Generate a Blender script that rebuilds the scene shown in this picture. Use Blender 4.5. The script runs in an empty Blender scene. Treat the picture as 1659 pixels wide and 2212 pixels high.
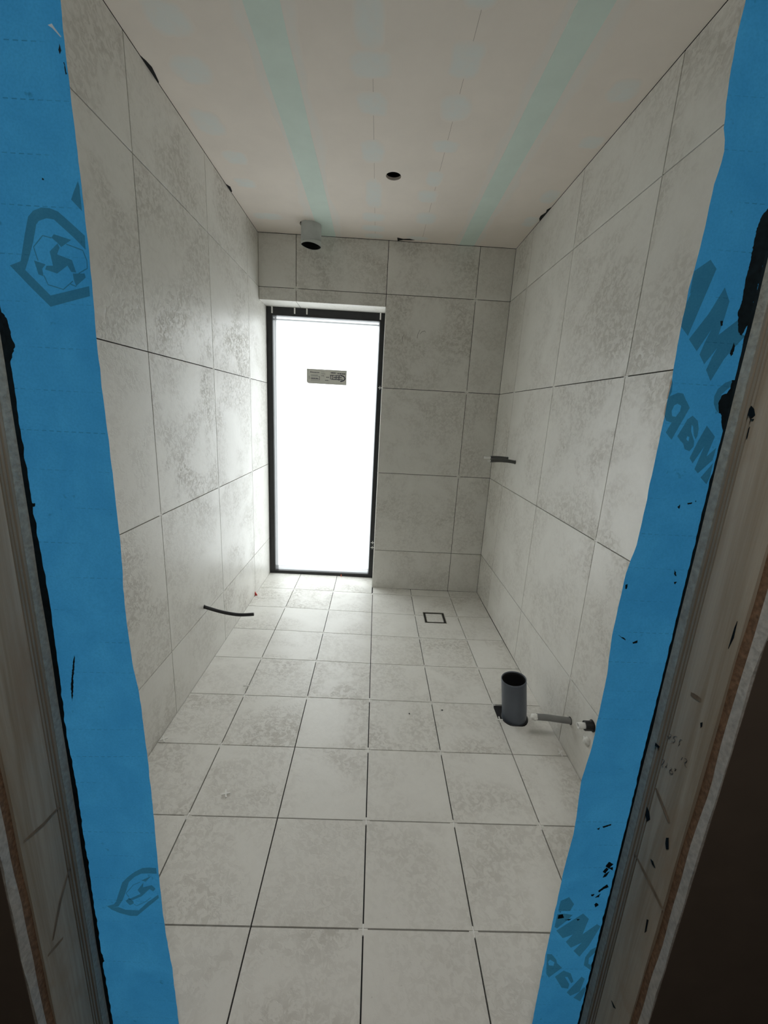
import bpy, bmesh, math, random
from mathutils import Matrix, Vector, noise
random.seed(7)
S = bpy.context.scene
COL = S.collection

# ---------------------------------------------------------------- camera
cam_d = bpy.data.cameras.new('camera'); cam = bpy.data.objects.new('camera', cam_d); COL.objects.link(cam)
cam_d.sensor_fit = 'HORIZONTAL'; cam_d.sensor_width = 36.0; cam_d.lens = 883.73 / 1659 * 36.0
cam_d.clip_start = 0.02
cam.matrix_world = Matrix(((0.998513, -0.047264, -0.027162, 0.827421),
                           (-0.015141, 0.238209, -0.971096, -3.005912),
                           (0.052369, 0.970063, 0.237139, 1.350403),
                           (0, 0, 0, 1)))
S.camera = cam

# ---------------------------------------------------------------- world: bright overcast sky
world = bpy.data.worlds.new('overcast_sky'); S.world = world; world.use_nodes = True
wt = world.node_tree; wt.nodes.clear()
wo = wt.nodes.new('ShaderNodeOutputWorld'); wb = wt.nodes.new('ShaderNodeBackground')
wc = wt.nodes.new('ShaderNodeTexCoord'); wx = wt.nodes.new('ShaderNodeSeparateXYZ')
wr = wt.nodes.new('ShaderNodeValToRGB'); wm = wt.nodes.new('ShaderNodeMapRange')
wm.inputs['From Min'].default_value = -1; wm.inputs['From Max'].default_value = 1
wt.links.new(wc.outputs['Generated'], wx.inputs[0]); wt.links.new(wx.outputs['Z'], wm.inputs['Value'])
wt.links.new(wm.outputs[0], wr.inputs[0]); wt.links.new(wr.outputs[0], wb.inputs['Color']); wt.links.new(wb.outputs[0], wo.inputs[0])
e = wr.color_ramp.elements            # even, hazy overcast over pale snowy ground
e[0].position = 0.0; e[0].color = (0.34, 0.34, 0.335, 1)
e[1].position = 1.0; e[1].color = (0.98, 0.98, 0.965, 1)
k = e.new(0.5); k.color = (0.74, 0.74, 0.725, 1)
wb.inputs['Strength'].default_value = 1.0

# window portal: guides the sampling of the sky through the glass, gives no light of its own
pl = bpy.data.lights.new('sky_portal', 'AREA'); pl.shape = 'RECTANGLE'; pl.size = 0.85; pl.size_y = 2.04
pl.cycles.is_portal = True
po = bpy.data.objects.new('sky_portal', pl); COL.objects.link(po)
po.location = (0.425, 0.30, 1.02); po.rotation_euler = (math.radians(-90), 0, 0)

# unseen fill light added behind the camera to brighten near floor and doorway timber
hl = bpy.data.lights.new('hall_fill_light', 'AREA'); hl.shape = 'DISK'; hl.size = 0.32; hl.energy = 2.25; hl.color = (1.0, 0.98, 0.94)
ho = bpy.data.objects.new('hall_fill_light', hl); COL.objects.link(ho); ho.location = (0.83, -2.98, 2.47)

S.view_settings.view_transform = 'Standard'; S.view_settings.look = 'None'
S.view_settings.gamma = 1.0; S.view_settings.use_curve_mapping = False
S.view_settings.exposure = 2.56
S.cycles.max_bounces = 8; S.cycles.diffuse_bounces = 6; S.cycles.glossy_bounces = 4; S.cycles.transparent_max_bounces = 8

# ---------------------------------------------------------------- measures (metres)
W, H = 1.6852, 2.4365          # room width, height; back wall at y=0, left wall at x=0, floor at z=0
XA, PW, Z0 = 0.2467, 0.602, 0.3107
YL, YR = -0.2357, -0.3161
FX, FY, PF = 0.2554, -0.1088, 0.2994
YM, YH = -2.400, -2.541        # room face and hall face of the doorway wall
XL, XR = 0.313, 1.337          # rough opening
WIN_X, WIN_Z, WIN_Y = 0.849, 2.038, 0.184

# traced print and marks: membrane (x,z), stud faces (y,z), back wall (x,z)
INK_R=[[[[1.2621,1.5707],[1.2729,1.5603],[1.2536,1.4751],[1.2413,1.4866],[1.2414,1.5159],[1.2455,1.5296],[1.2436,1.5278],[1.2429,1.5556]],[]],[[[1.2901,1.5386],[1.3009,1.5219],[1.2993,1.5012],[1.2963,1.4788],[1.319,1.4996],[1.3246,1.4838],[1.3348,1.4796],[1.3237,1.4646],[1.3127,1.4487],[1.3004,1.4176],[1.2902,1.4323],[1.2944,1.4491],[1.2988,1.4618],[1.2856,1.4398],[1.2759,1.452],[1.2793,1.4676],[1.2847,1.4854],[1.2708,1.4561],[1.256,1.4711],[1.276,1.5053]],[]],[[[1.3342,1.4216],[1.3224,1.4166],[1.3139,1.4076],[1.3111,1.3973],[1.3129,1.3871],[1.3181,1.3785],[1.324,1.3737],[1.3236,1.3847],[1.3206,1.3934],[1.3211,1.4007],[1.3265,1.4068],[1.3326,1.4129]],[]],[[[1.2429,1.4203],[1.2466,1.4126],[1.2481,1.3997],[1.2455,1.3909],[1.2426,1.39],[1.2428,1.3994]],[]],[[[1.2574,1.3995],[1.2653,1.3985],[1.2711,1.39],[1.2725,1.3886],[1.2793,1.3795],[1.2631,1.3328],[1.2522,1.3429],[1.2575,1.3575],[1.2493,1.3593],[1.2438,1.3687],[1.2428,1.3819],[1.2464,1.3938]],[[[1.2601,1.3843],[1.2661,1.3817],[1.2662,1.3743],[1.2619,1.3659],[1.2563,1.3664],[1.2539,1.3737],[1.256,1.3819]]]],[[[1.2862,1.3687],[1.2957,1.3617],[1.2996,1.3507],[1.3001,1.3401],[1.2985,1.3354],[1.2943,1.3413],[1.2907,1.3532],[1.2876,1.3561],[1.289,1.3471],[1.2972,1.3323],[1.2982,1.3247],[1.2935,1.3175],[1.2857,1.3202],[1.2815,1.3284],[1.2767,1.332],[1.2705,1.3385],[1.2759,1.3525],[1.2797,1.3632]],[[[1.2853,1.3393],[1.2887,1.338],[1.2886,1.3318],[1.2848,1.3347]]]],[[[1.3105,1.3558],[1.3263,1.3407],[1.3209,1.3111],[1.3324,1.3249],[1.3314,1.3061],[1.3139,1.2855],[1.3073,1.2915],[1.3139,1.3255],[1.3025,1.3],[1.2962,1.3075],[1.3027,1.3326]],[]],[[[1.3332,1.3023],[1.3337,1.2809],[1.3308,1.2696],[1.3195,1.2794],[1.327,1.2917]],[]],[[[1.2399,0.4199],[1.2552,0.43],[1.2684,0.411],[1.2631,0.3924],[1.2395,0.3917],[1.2389,0.4052]],[]],[[[1.2386,0.383],[1.2532,0.3846],[1.2705,0.3814],[1.2618,0.3662],[1.2445,0.343],[1.2386,0.3466]],[]],[[[1.2911,0.3857],[1.3058,0.3711],[1.3,0.3278],[1.3252,0.3566],[1.3338,0.3505],[1.3188,0.2959],[1.3044,0.2625],[1.2891,0.2794],[1.3023,0.3033],[1.2819,0.2884],[1.2687,0.305],[1.2795,0.326],[1.2605,0.3152],[1.2439,0.3366]],[]],[[[1.3407,0.2965],[1.3249,0.2829],[1.3171,0.2615],[1.3183,0.2374],[1.3354,0.2229],[1.3377,0.2379],[1.3273,0.2417],[1.3252,0.2591],[1.3388,0.2807]],[]],[[[1.235,0.2675],[1.245,0.2677],[1.257,0.252],[1.2605,0.2414],[1.2732,0.2282],[1.2497,0.1976],[1.2423,0.2084]],[[[1.2435,0.2517],[1.2544,0.2439],[1.2541,0.2331],[1.2442,0.2342],[1.2409,0.2436]]]],[[[1.2774,0.2201],[1.2943,0.2123],[1.3042,0.1878],[1.3002,0.1821],[1.2892,0.2012],[1.2834,0.2011],[1.2967,0.1792],[1.296,0.1652],[1.2818,0.1677],[1.262,0.2006]],[]],[[[1.3192,0.2033],[1.3272,0.1966],[1.323,0.1574],[1.3046,0.1428],[1.2949,0.1539]],[]],[[[1.3305,0.1716],[1.3359,0.1633],[1.3293,0.1262],[1.3125,0.1373]],[]]]
INK_L=[[[[0.4376,1.6118],[0.4388,1.6064],[0.4388,1.5787],[0.4265,1.591],[0.4307,1.5996]],[]],[[[0.3366,1.5112],[0.3515,1.517],[0.3617,1.5486],[0.369,1.569],[0.3763,1.576],[0.3874,1.5803],[0.3978,1.58],[0.4079,1.5769],[0.4231,1.5646],[0.439,1.551],[0.4381,1.5347],[0.4253,1.5475],[0.4014,1.5676],[0.392,1.5684],[0.3821,1.565],[0.3783,1.561],[0.3709,1.5395],[0.3621,1.5196],[0.3559,1.5069],[0.3487,1.506]],[]],[[[0.3366,1.5112],[0.3487,1.506],[0.3559,1.5069],[0.3848,1.4778],[0.4375,1.4918],[0.4372,1.4797],[0.3829,1.4639],[0.3627,1.4837]],[]],[[[0.4025,1.5404],[0.4045,1.5357],[0.4002,1.5276],[0.4188,1.5218],[0.4224,1.5072],[0.416,1.5078],[0.412,1.515],[0.3972,1.5048],[0.3821,1.5089],[0.3843,1.5135],[0.393,1.5139],[0.391,1.5305]],[]],[[[0.3991,1.5508],[0.4207,1.5453],[0.4067,1.5363],[0.4021,1.5414],[0.3953,1.5468]],[]],[[[0.369,1.519],[0.3834,1.5149],[0.3784,1.5096],[0.3787,1.5007],[0.3725,1.5024]],[]],[[[0.4179,1.5059],[0.4332,1.5068],[0.4343,1.5019],[0.4204,1.491],[0.4181,1.4989]],[]],[[[0.342,0.379],[0.3562,0.3853],[0.3613,0.3928],[0.369,0.4164],[0.378,0.4426],[0.39,0.4572],[0.4039,0.4703],[0.4196,0.4806],[0.4324,0.4824],[0.4458,0.4814],[0.4458,0.4674],[0.429,0.4676],[0.4163,0.4665],[0.4027,0.4576],[0.3909,0.4444],[0.3834,0.4212],[0.3747,0.3977],[0.3643,0.3796],[0.3542,0.3764]],[]],[[[0.342,0.379],[0.3542,0.3764],[0.3641,0.3782],[0.3776,0.3719],[0.4037,0.3719],[0.423,0.3946],[0.4451,0.415],[0.4455,0.4063],[0.4219,0.3813],[0.3991,0.3567],[0.387,0.3557],[0.3658,0.3618],[0.3503,0.3703]],[]],[[[0.4185,0.4438],[0.417,0.4323],[0.4341,0.4386],[0.4409,0.4301],[0.436,0.4228],[0.429,0.4283],[0.4123,0.409],[0.3941,0.3982],[0.3856,0.3994],[0.4107,0.4148],[0.4057,0.4248]],[]],[[[0.4148,0.4494],[0.436,0.4622],[0.423,0.4468]],[]],[[[0.3803,0.3949],[0.3871,0.4039],[0.395,0.3953],[0.3955,0.3894],[0.3874,0.384],[0.3826,0.3905]],[]]]
LINE_L=[[[0.3953,1.5463],[0.3845,1.5485],[0.3708,1.5347],[0.3743,1.5188]],[[0.4136,1.5401],[0.4343,1.534],[0.4383,1.522],[0.4377,1.513],[0.4256,1.5064]],[[0.3794,1.5017],[0.3833,1.4909],[0.4028,1.486],[0.4168,1.4969]],[[0.413,1.4931],[0.4204,1.4905]],[[0.4123,0.4451],[0.3988,0.4375],[0.3828,0.4154],[0.3873,0.4053]],[[0.3954,0.3879],[0.4004,0.3836],[0.4176,0.3945],[0.4304,0.4066]]]
PAINT_R=[[[1.3186,0.5239],[1.3288,0.5173],[1.3232,0.509],[1.3292,0.5104],[1.33,0.5011],[1.3238,0.5056],[1.3136,0.5122]],[[1.3107,0.4982],[1.316,0.5088],[1.322,0.5055],[1.317,0.4937]],[[1.3247,0.5009],[1.3203,0.4856],[1.3135,0.483],[1.3156,0.4913]],[[1.3258,0.4657],[1.3298,0.4587],[1.3209,0.4524],[1.3133,0.4438],[1.3106,0.4485],[1.3166,0.4559]],[[1.2977,0.4385],[1.3048,0.4399],[1.304,0.4339],[1.2995,0.4338]],[[1.3165,0.4415],[1.3155,0.4318],[1.3074,0.4304]],[[1.3126,0.4171],[1.3194,0.41],[1.3131,0.4036],[1.309,0.4109]],[[1.2383,0.3909],[1.2457,0.3911],[1.2442,0.3891]],[[1.2558,0.3685],[1.271,0.3727],[1.2635,0.3667]],[[1.2795,0.3717],[1.2872,0.3706],[1.2831,0.3668]],[[1.2409,0.3806],[1.2495,0.3846],[1.2531,0.3734],[1.2406,0.3706]],[[1.2795,0.6051],[1.285,0.6088],[1.2848,0.6027]],[[1.2888,0.61],[1.3058,0.6177],[1.3057,0.6136],[1.2914,0.607]],[[1.2943,1.2321],[1.2982,1.2367],[1.2978,1.2294]],[[1.308,1.2392],[1.3151,1.2418],[1.3159,1.2384],[1.3097,1.2367]],[[1.3187,1.2426],[1.3212,1.2445],[1.321,1.2416]],[[1.2941,1.4964],[1.2977,1.4978],[1.2989,1.4908],[1.296,1.4899]],[[1.3205,1.4705],[1.323,1.4658],[1.3232,1.4548],[1.3206,1.4518],[1.3184,1.4558],[1.3195,1.462]],[[1.3124,1.1309],[1.3163,1.1256],[1.3178,1.1192],[1.314,1.1219]],[[1.3166,1.1092],[1.3211,1.1105],[1.319,1.1046]],[[1.2706,0.9985],[1.2787,1.0028],[1.2793,0.9981],[1.2718,0.9962]],[[1.2405,1.1002],[1.2429,1.1022],[1.244,1.093],[1.2416,1.0929]],[[1.244,1.0112],[1.2587,1.0039],[1.2579,1.0008]],[[1.3291,1.6456],[1.3166,1.6237],[1.3144,1.6091],[1.3152,1.5901],[1.3162,1.5748],[1.316,1.5495],[1.3178,1.5208],[1.3157,1.509],[1.323,1.4838],[1.3288,1.4793],[1.3345,1.4952],[1.3346,1.5142],[1.335,1.5758],[1.3399,1.6251]],[[1.3357,1.4217],[1.3308,1.42],[1.3314,1.4085],[1.3278,1.4018],[1.3207,1.3992],[1.319,1.3874],[1.3231,1.3743],[1.3284,1.3717],[1.3307,1.3598],[1.3357,1.3495],[1.3388,1.3557],[1.3374,1.3855],[1.3365,1.4245]]]
PAINT_L=[[[0.3124,1.4591],[0.3206,1.4505],[0.3242,1.4389],[0.3254,1.4204],[0.3284,1.4126],[0.322,1.3987],[0.3169,1.3848],[0.3107,1.3817],[0.3069,1.3842],[0.3025,1.4004]],[[0.3482,0.9353],[0.3488,0.9314],[0.3411,0.8916],[0.338,0.8672],[0.3333,0.8465],[0.3333,0.8548],[0.3362,0.8834],[0.3444,0.9234]],[[0.433,1.7504],[0.4349,1.7444],[0.4328,1.7407],[0.4317,1.7442]],[[0.4369,1.733],[0.4378,1.7214],[0.4366,1.7204],[0.436,1.732]],[[0.3932,1.6126],[0.3954,1.6122],[0.3951,1.6102],[0.3934,1.6101]],[[0.3157,1.19],[0.3225,1.1904],[0.3224,1.1855],[0.3155,1.1845]],[[0.3089,0.2589],[0.3186,0.246],[0.3202,0.226],[0.3084,0.2123],[0.3035,0.2189]]]
PALE_L=[[[0.4221,1.7675],[0.4271,1.7691],[0.4293,1.7658],[0.4366,1.7572],[0.4357,1.7567],[0.427,1.7648]]]
PENCIL_W=[[[-2.4407,0.8566],[-2.4453,0.8586],[-2.4455,0.8552],[-2.4427,0.8504],[-2.4379,0.8504],[-2.4422,0.8493],[-2.4458,0.8487]],[[-2.4574,0.8655],[-2.4538,0.8639],[-2.4506,0.8592],[-2.4508,0.8572],[-2.4546,0.8572],[-2.4551,0.8542],[-2.4522,0.85],[-2.4491,0.8492]],[[-2.4677,0.8687],[-2.464,0.8666],[-2.463,0.8608],[-2.4647,0.859],[-2.4629,0.8531]],[[-2.4398,0.8031],[-2.4431,0.8071],[-2.4453,0.8071],[-2.4437,0.7995],[-2.4423,0.7952],[-2.4446,0.7938],[-2.4459,0.7952]],[[-2.4519,0.8086],[-2.4521,0.8037],[-2.45,0.7993],[-2.4525,0.8012],[-2.4535,0.7993]],[[-2.4602,0.8084],[-2.4628,0.8082],[-2.4596,0.802],[-2.46,0.798],[-2.464,0.7992],[-2.467,0.8031],[-2.4655,0.8051],[-2.4601,0.8032]],[[-2.4671,0.8133],[-2.4706,0.8155],[-2.4684,0.8104],[-2.4708,0.8149]],[[-2.4758,0.844],[-2.4743,0.8373]],[[-2.479,0.8451],[-2.4822,0.8476],[-2.4848,0.8467],[-2.4832,0.8417],[-2.4816,0.8394],[-2.4832,0.8368],[-2.4874,0.8356]]]
PAINT_W=[[[-2.489,0.9203],[-2.4918,0.9233],[-2.4929,0.9171],[-2.4915,0.914]],[[-2.4186,0.8178],[-2.4285,0.8195],[-2.428,0.8153],[-2.4192,0.8122]],[[-2.434,0.6967],[-2.4411,0.6936],[-2.4464,0.6835],[-2.442,0.6742],[-2.4352,0.6799]],[[-2.4851,0.693],[-2.4889,0.6979],[-2.4944,0.6806],[-2.4906,0.6756],[-2.4865,0.6828]],[[-2.4676,0.6231],[-2.4729,0.6253],[-2.4802,0.6206],[-2.473,0.6188]],[[-2.4909,0.5189],[-2.4939,0.5221],[-2.4955,0.4982],[-2.4936,0.4914]],[[-2.4654,0.2615],[-2.4785,0.2653],[-2.4732,0.2585]],[[-2.4365,1.3849],[-2.4418,1.3807],[-2.4458,1.3725],[-2.4421,1.369],[-2.4346,1.3724],[-2.4345,1.3808]],[[-2.4402,1.3671],[-2.4457,1.3675],[-2.4455,1.3656],[-2.4415,1.3658]],[[-2.4424,1.3571],[-2.443,1.3416],[-2.4418,1.3422],[-2.4413,1.3543]],[[-2.5012,1.096],[-2.5026,1.0708],[-2.4994,1.0522],[-2.4996,1.069],[-2.4999,1.0856]]]
PENCIL_B=[[[0.9845,1.8718],[0.9741,1.8569],[0.9718,1.8397],[0.9773,1.8262]],[[1.0907,1.9089],[1.0788,1.8826],[1.0744,1.8582],[1.077,1.8526]],[[1.0898,1.879],[1.1039,1.8954],[1.1218,1.9026],[1.1305,1.8926]]]
EDGE_L=[[0.4385,1.7928],[0.4389,1.7138],[0.4402,1.6576],[0.4416,1.5246],[0.439,1.4102],[0.4412,1.2295],[0.4414,1.1433],[0.437,1.0106],[0.4387,0.9263],[0.4438,0.8643],[0.4452,0.8276],[0.4472,0.6914],[0.4486,0.6078],[0.4492,0.4735],[0.4499,0.3774],[0.4517,0.3273],[0.4582,0.1954],[0.4591,0.035]]
EDGE_R=[[1.2386,1.8441],[1.2372,1.809],[1.238,1.7773],[1.24,1.7495],[1.2438,1.721],[1.2506,1.6969],[1.2496,1.6768],[1.2464,1.6511],[1.2457,1.6035],[1.2416,1.5136],[1.2455,1.3783],[1.2462,1.3115],[1.2467,1.1893],[1.2378,1.1034],[1.236,1.0122],[1.2405,0.9242],[1.2397,0.8011],[1.2325,0.7095],[1.2374,0.6015],[1.2334,0.4857],[1.233,0.3355],[1.2345,0.0503]]
KNOT_R=[[[-2.4319,0.5897],[-2.4785,0.5828],[-2.5144,0.5775]],[[-2.4421,0.7464],[-2.4831,0.7222]],[[-2.4604,0.9489],[-2.4805,0.9527]]]
KNOT_L=[[[-2.4343,0.6634],[-2.4685,0.6667],[-2.5062,0.6784]],[[-2.4343,0.5279],[-2.4639,0.4905],[-2.4905,0.4404]],[[-2.4716,0.4139],[-2.504,0.4278]]]

# ---------------------------------------------------------------- material helpers
def mat(name):
    m = bpy.data.materials.new(name); m.use_nodes = True
    return m, m.node_tree, m.node_tree.nodes['Principled BSDF']
def N(t, kind, **kw):
    n = t.nodes.new(kind)
    for a, v in kw.items():
        if a.startswith('i_'): n.inputs[a[2:].replace('_', ' ')].default_value = v
        else: setattr(n, a, v)
    return n
def ramp(t, src, stops):
    r = t.nodes.new('ShaderNodeValToRGB'); els = r.color_ramp.elements
    while len(els) < len(stops): els.new(0.5)
    for el, (p, c) in zip(els, stops):
        el.position = p; el.color = (c, c, c, 1) if isinstance(c, (int, float)) else (*c, 1)
    t.links.new(src, r.inputs[0]); return r.outputs[0]
def mix(t, fac, a, b, blend='MIX'):
    m = t.nodes.new('ShaderNodeMix'); m.data_type = 'RGBA'; m.blend_type = blend
    for idx, v in ((0, fac), (6, a), (7, b)):
        if hasattr(v, 'links'): t.links.new(v, m.inputs[idx])
        elif idx == 0: m.inputs[0].default_value = v
        else: m.inputs[idx].default_value = (*v, 1)
    return m.outputs[2]
def obj_coord(t, rand=0.0, scale=(1, 1, 1)):
    c = t.nodes.new('ShaderNodeTexCoord'); mp = t.nodes.new('ShaderNodeMapping'); mp.inputs['Scale'].default_value = scale
    t.links.new(c.outputs['Object'], mp.inputs[0])
    if rand:
        oi = t.nodes.new('ShaderNodeObjectInfo'); ml = N(t, 'ShaderNodeMath', operation='MULTIPLY'); ml.inputs[1].default_value = rand
        cb = t.nodes.new('ShaderNodeCombineXYZ'); m2 = N(t, 'ShaderNodeMath', operation='MULTIPLY'); m2.inputs[1].default_value = rand * 0.37
        t.links.new(oi.outputs['Random'], ml.inputs[0]); t.links.new(oi.outputs['Random'], m2.inputs[0])
        t.links.new(ml.outputs[0], cb.inputs[0]); t.links.new(m2.outputs[0], cb.inputs[1]); t.links.new(ml.outputs[0], cb.inputs[2])
        t.links.new(cb.outputs[0], mp.inputs['Location'])
    return mp.outputs[0]
def noise_tex(t, vec, scale, detail=4, rough=0.55, dist=0.0):
    n = N(t, 'ShaderNodeTexNoise'); n.inputs['Scale'].default_value = scale; n.inputs['Detail'].default_value = detail
    n.inputs['Roughness'].default_value = rough; n.inputs['Distortion'].default_value = dist
    t.links.new(vec, n.inputs['Vector']); return n.outputs['Fac']
def bump(t, p, height, strength, dist):
    b = N(t, 'ShaderNodeBump'); b.inputs['Strength'].default_value = strength; b.inputs['Distance'].default_value = dist
    t.links.new(height, b.inputs['Height']); t.links.new(b.outputs[0], p.inputs['Normal'])
def math2(t, op, a, b):
    m = N(t, 'ShaderNodeMath', operation=op)
    for i, v in enumerate((a, b)):
        if hasattr(v, 'links'): t.links.new(v, m.inputs[i])
        else: m.inputs[i].default_value = v
    return m.outputs[0]
def plain(name, col, rough=0.6, var=0.12, scale=30, metal=0.0, bmp=0.0):
    m, t, p = mat(name); v = obj_coord(t, 20)
    n = noise_tex(t, v, scale, 4)
    c = mix(t, ramp(t, n, [(0.3, 0), (0.7, 1)]), tuple(x * (1 - var) for x in col), tuple(min(1, x * (1 + var)) for x in col))
    t.links.new(c, p.inputs['Base Color']); p.inputs['Roughness'].default_value = rough; p.inputs['Metallic'].default_value = metal
    if bmp: bump(t, p, n, 0.4, bmp)
    return m

def stone_tile(name, light, dark, worn):
    m, t, p = mat(name)
    v = obj_coord(t, 60)
    cloud = noise_tex(t, v, 3.6, 4, 0.62, 0.5)             # soft cloudy shade, also where the worn areas are
    curl = noise_tex(t, v, 52, 4, 0.66, 0.7)              # ragged worn marks
    fine = noise_tex(t, v, 130, 2, 0.6)
    base = mix(t, ramp(t, cloud, [(0.30, 0), (0.70, 1)]), light, dark)
    pm = ramp(t, cloud, [(0.42, 0.10), (0.62, 1)])
    cm = ramp(t, curl, [(0.45, 0), (0.50, 0.5), (0.58, 1)])
    oi = N(t, 'ShaderNodeObjectInfo')                       # some tiles are plain, some well worn
    wm_ = math2(t, 'MULTIPLY', math2(t, 'MULTIPLY', pm, cm), ramp(t, math2(t, 'FRACT', math2(t, 'MULTIPLY', oi.outputs['Random'], 7.31), 0), [(0.1, 0.45), (0.9, 1.0)]))
    col = mix(t, math2(t, 'MULTIPLY', wm_, 0.75), base, worn)
    col = mix(t, ramp(t, math2(t, 'MULTIPLY', fine, curl), [(0.43, 0), (0.50, 0.5)]), col, tuple(x * 0.5 for x in worn))
    t.links.new(col, p.inputs['Base Color'])
    t.links.new(math2(t, 'ADD', math2(t, 'MULTIPLY', wm_, 0.25), 0.34), p.inputs['Roughness'])
    hgt = math2(t, 'SUBTRACT', math2(t, 'MULTIPLY', fine, 0.10), wm_)
    bump(t, p, hgt, 0.5, 0.0012)
    return m

M_TILE = stone_tile('beige_stone_tile', (0.80, 0.785, 0.74), (0.72, 0.70, 0.652), (0.52, 0.495, 0.445))
M_GROUT = plain('dark_open_joint', (0.016, 0.015, 0.017), 0.9)
M_SCREED = plain('grey_screed', (0.10, 0.095, 0.085), 0.9, 0.3, 60)
M_SPACER = plain('white_plastic', (0.88, 0.87, 0.84), 0.45, 0.03)
M_PVC = plain('dark_grey_pipe', (0.088, 0.102, 0.125), 0.38, 0.12, 8)
M_DUCT = plain('light_grey_duct', (0.52, 0.54, 0.52), 0.5, 0.15, 9)
M_BLACK = plain('black_rubber', (0.012, 0.012, 0.013), 0.45)
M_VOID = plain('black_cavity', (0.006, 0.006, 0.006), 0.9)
M_COND = plain('grey_conduit', (0.22, 0.22, 0.215), 0.5, 0.15, 12)
M_CONDD = plain('charcoal_conduit', (0.075, 0.075, 0.073), 0.5, 0.15, 12)
M_FRAME = plain('black_window_frame', (0.010, 0.010, 0.011), 0.35, 0.3, 40)
M_ALU = plain('aluminium', (0.55, 0.56, 0.58), 0.4, 0.05, 20, 0.7)
M_STEEL = plain('brushed_steel', (0.42, 0.41, 0.38), 0.35, 0.1, 40, 1.0)
M_PAINT = plain('dark_sealing_paint', (0.004, 0.009, 0.012), 0.8, 0.4, 90); M_PAINT.node_tree.nodes['Principled BSDF'].inputs['Specular IOR Level'].default_value = 0.12
M_ORANGE = plain('orange_plastic', (0.75, 0.13, 0.04), 0.5, 0.05)
M_RED = plain('red_plastic', (0.70, 0.06, 0.04), 0.5, 0.05)
M_FOAM = plain('white_tissue', (0.80, 0.79, 0.75), 0.9, 0.1, 80, 0, 0.002)
M_PENCIL = plain('pencil_line', (0.06, 0.055, 0.05), 0.8)
M_PALE = plain('pale_scuff', (0.30, 0.36, 0.40), 0.9)
M_STICKER = plain('sticker_paper', (0.64, 0.63, 0.58), 0.6, 0.05, 30)
M_STKLIGHT = plain('sticker_light_field', (0.70, 0.69, 0.63), 0.6, 0.04, 30)
M_PRINT = plain('sticker_dark_print', (0.03, 0.03, 0.06), 0.7, 0.1)
M_PRINT2 = plain('sticker_grey_print', (0.14, 0.14, 0.15), 0.7, 0.1)
M_GYPSUM = plain('raw_gypsum_edge', (0.42, 0.40, 0.36), 0.95, 0.2, 120, 0, 0.002)
M_GYPGREEN = plain('green_grey_gypsum_edge', (0.30, 0.31, 0.27), 0.95, 0.2, 120, 0, 0.002)
M_HALLPAPER = plain('brown_grey_board_paper', (0.105, 0.078, 0.056), 0.95, 0.08, 14)
M_HALL = plain('hall_plaster', (0.14, 0.11, 0.085), 0.95, 0.05, 6)
M_BOARD = plain('ceiling_board_paper', (0.77, 0.70, 0.63), 0.9, 0.035, 5)
M_TAPE = plain('mint_joint_tape', (0.63, 0.73, 0.665), 0.9, 0.03, 12)
M_LINE = plain('board_seam_line', (0.30, 0.25, 0.21), 0.9)
M_GROOVE = plain('groove_shade_brown', (0.16, 0.095, 0.05), 0.7, 0.3, 60)

M_STREAK = plain('resin_streak', (0.20, 0.14, 0.085), 0.75, 0.35, 45)

# filler: feathered at its rim with a stored attribute
M_FILL, t, p = mat('feathered_filler')
at = N(t, 'ShaderNodeAttribute', attribute_name='fade'); vv = obj_coord(t)
f = math2(t, 'MULTIPLY', at.outputs['Fac'], ramp(t, noise_tex(t, vv, 26, 4), [(0.25, 0.55), (0.6, 1)]))
t.links.new(mix(t, f, (0.77, 0.70, 0.63), (0.71, 0.73, 0.70)), p.inputs['Base Color']); p.inputs['Roughness'].default_value = 0.9

# wood of the studs and plywood
def wood(name, a, b, c):
    m, t, p = mat(name); v = obj_coord(t, 9, (14, 14, 0.55))
    g = noise_tex(t, v, 3.0, 6, 0.65, 0.6)
    fine = noise_tex(t, obj_coord(t, 9, (60, 60, 1.2)), 6, 3)
    col = mix(t, ramp(t, g, [(0.32, 0), (0.62, 1)]), a, b)
    stain = ramp(t, noise_tex(t, obj_coord(t, 4, (1.2, 1.2, 0.6)), 6, 4, 0.6, 0.8), [(0.52, 0), (0.75, 0.6)])
    col = mix(t, stain, col, c)
    col = mix(t, math2(t, 'MULTIPLY', fine, 0.25), col, a)
    t.links.new(col, p.inputs['Base Color']); p.inputs['Roughness'].default_value = 0.8
    bump(t, p, fine, 0.3, 0.0008); return m
M_WOOD = wood('raw_spruce', (0.26, 0.21, 0.145), (0.42, 0.37, 0.29), (0.28, 0.18, 0.10))
M_PLY = wood('plywood_veneer', (0.20, 0.17, 0.12), (0.31, 0.27, 0.21), (0.22, 0.16, 0.1))
M_CHIP = plain('brown_chipboard_edge', (0.17, 0.098, 0.055), 0.95, 0.4, 160, 0, 0.002)

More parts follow.
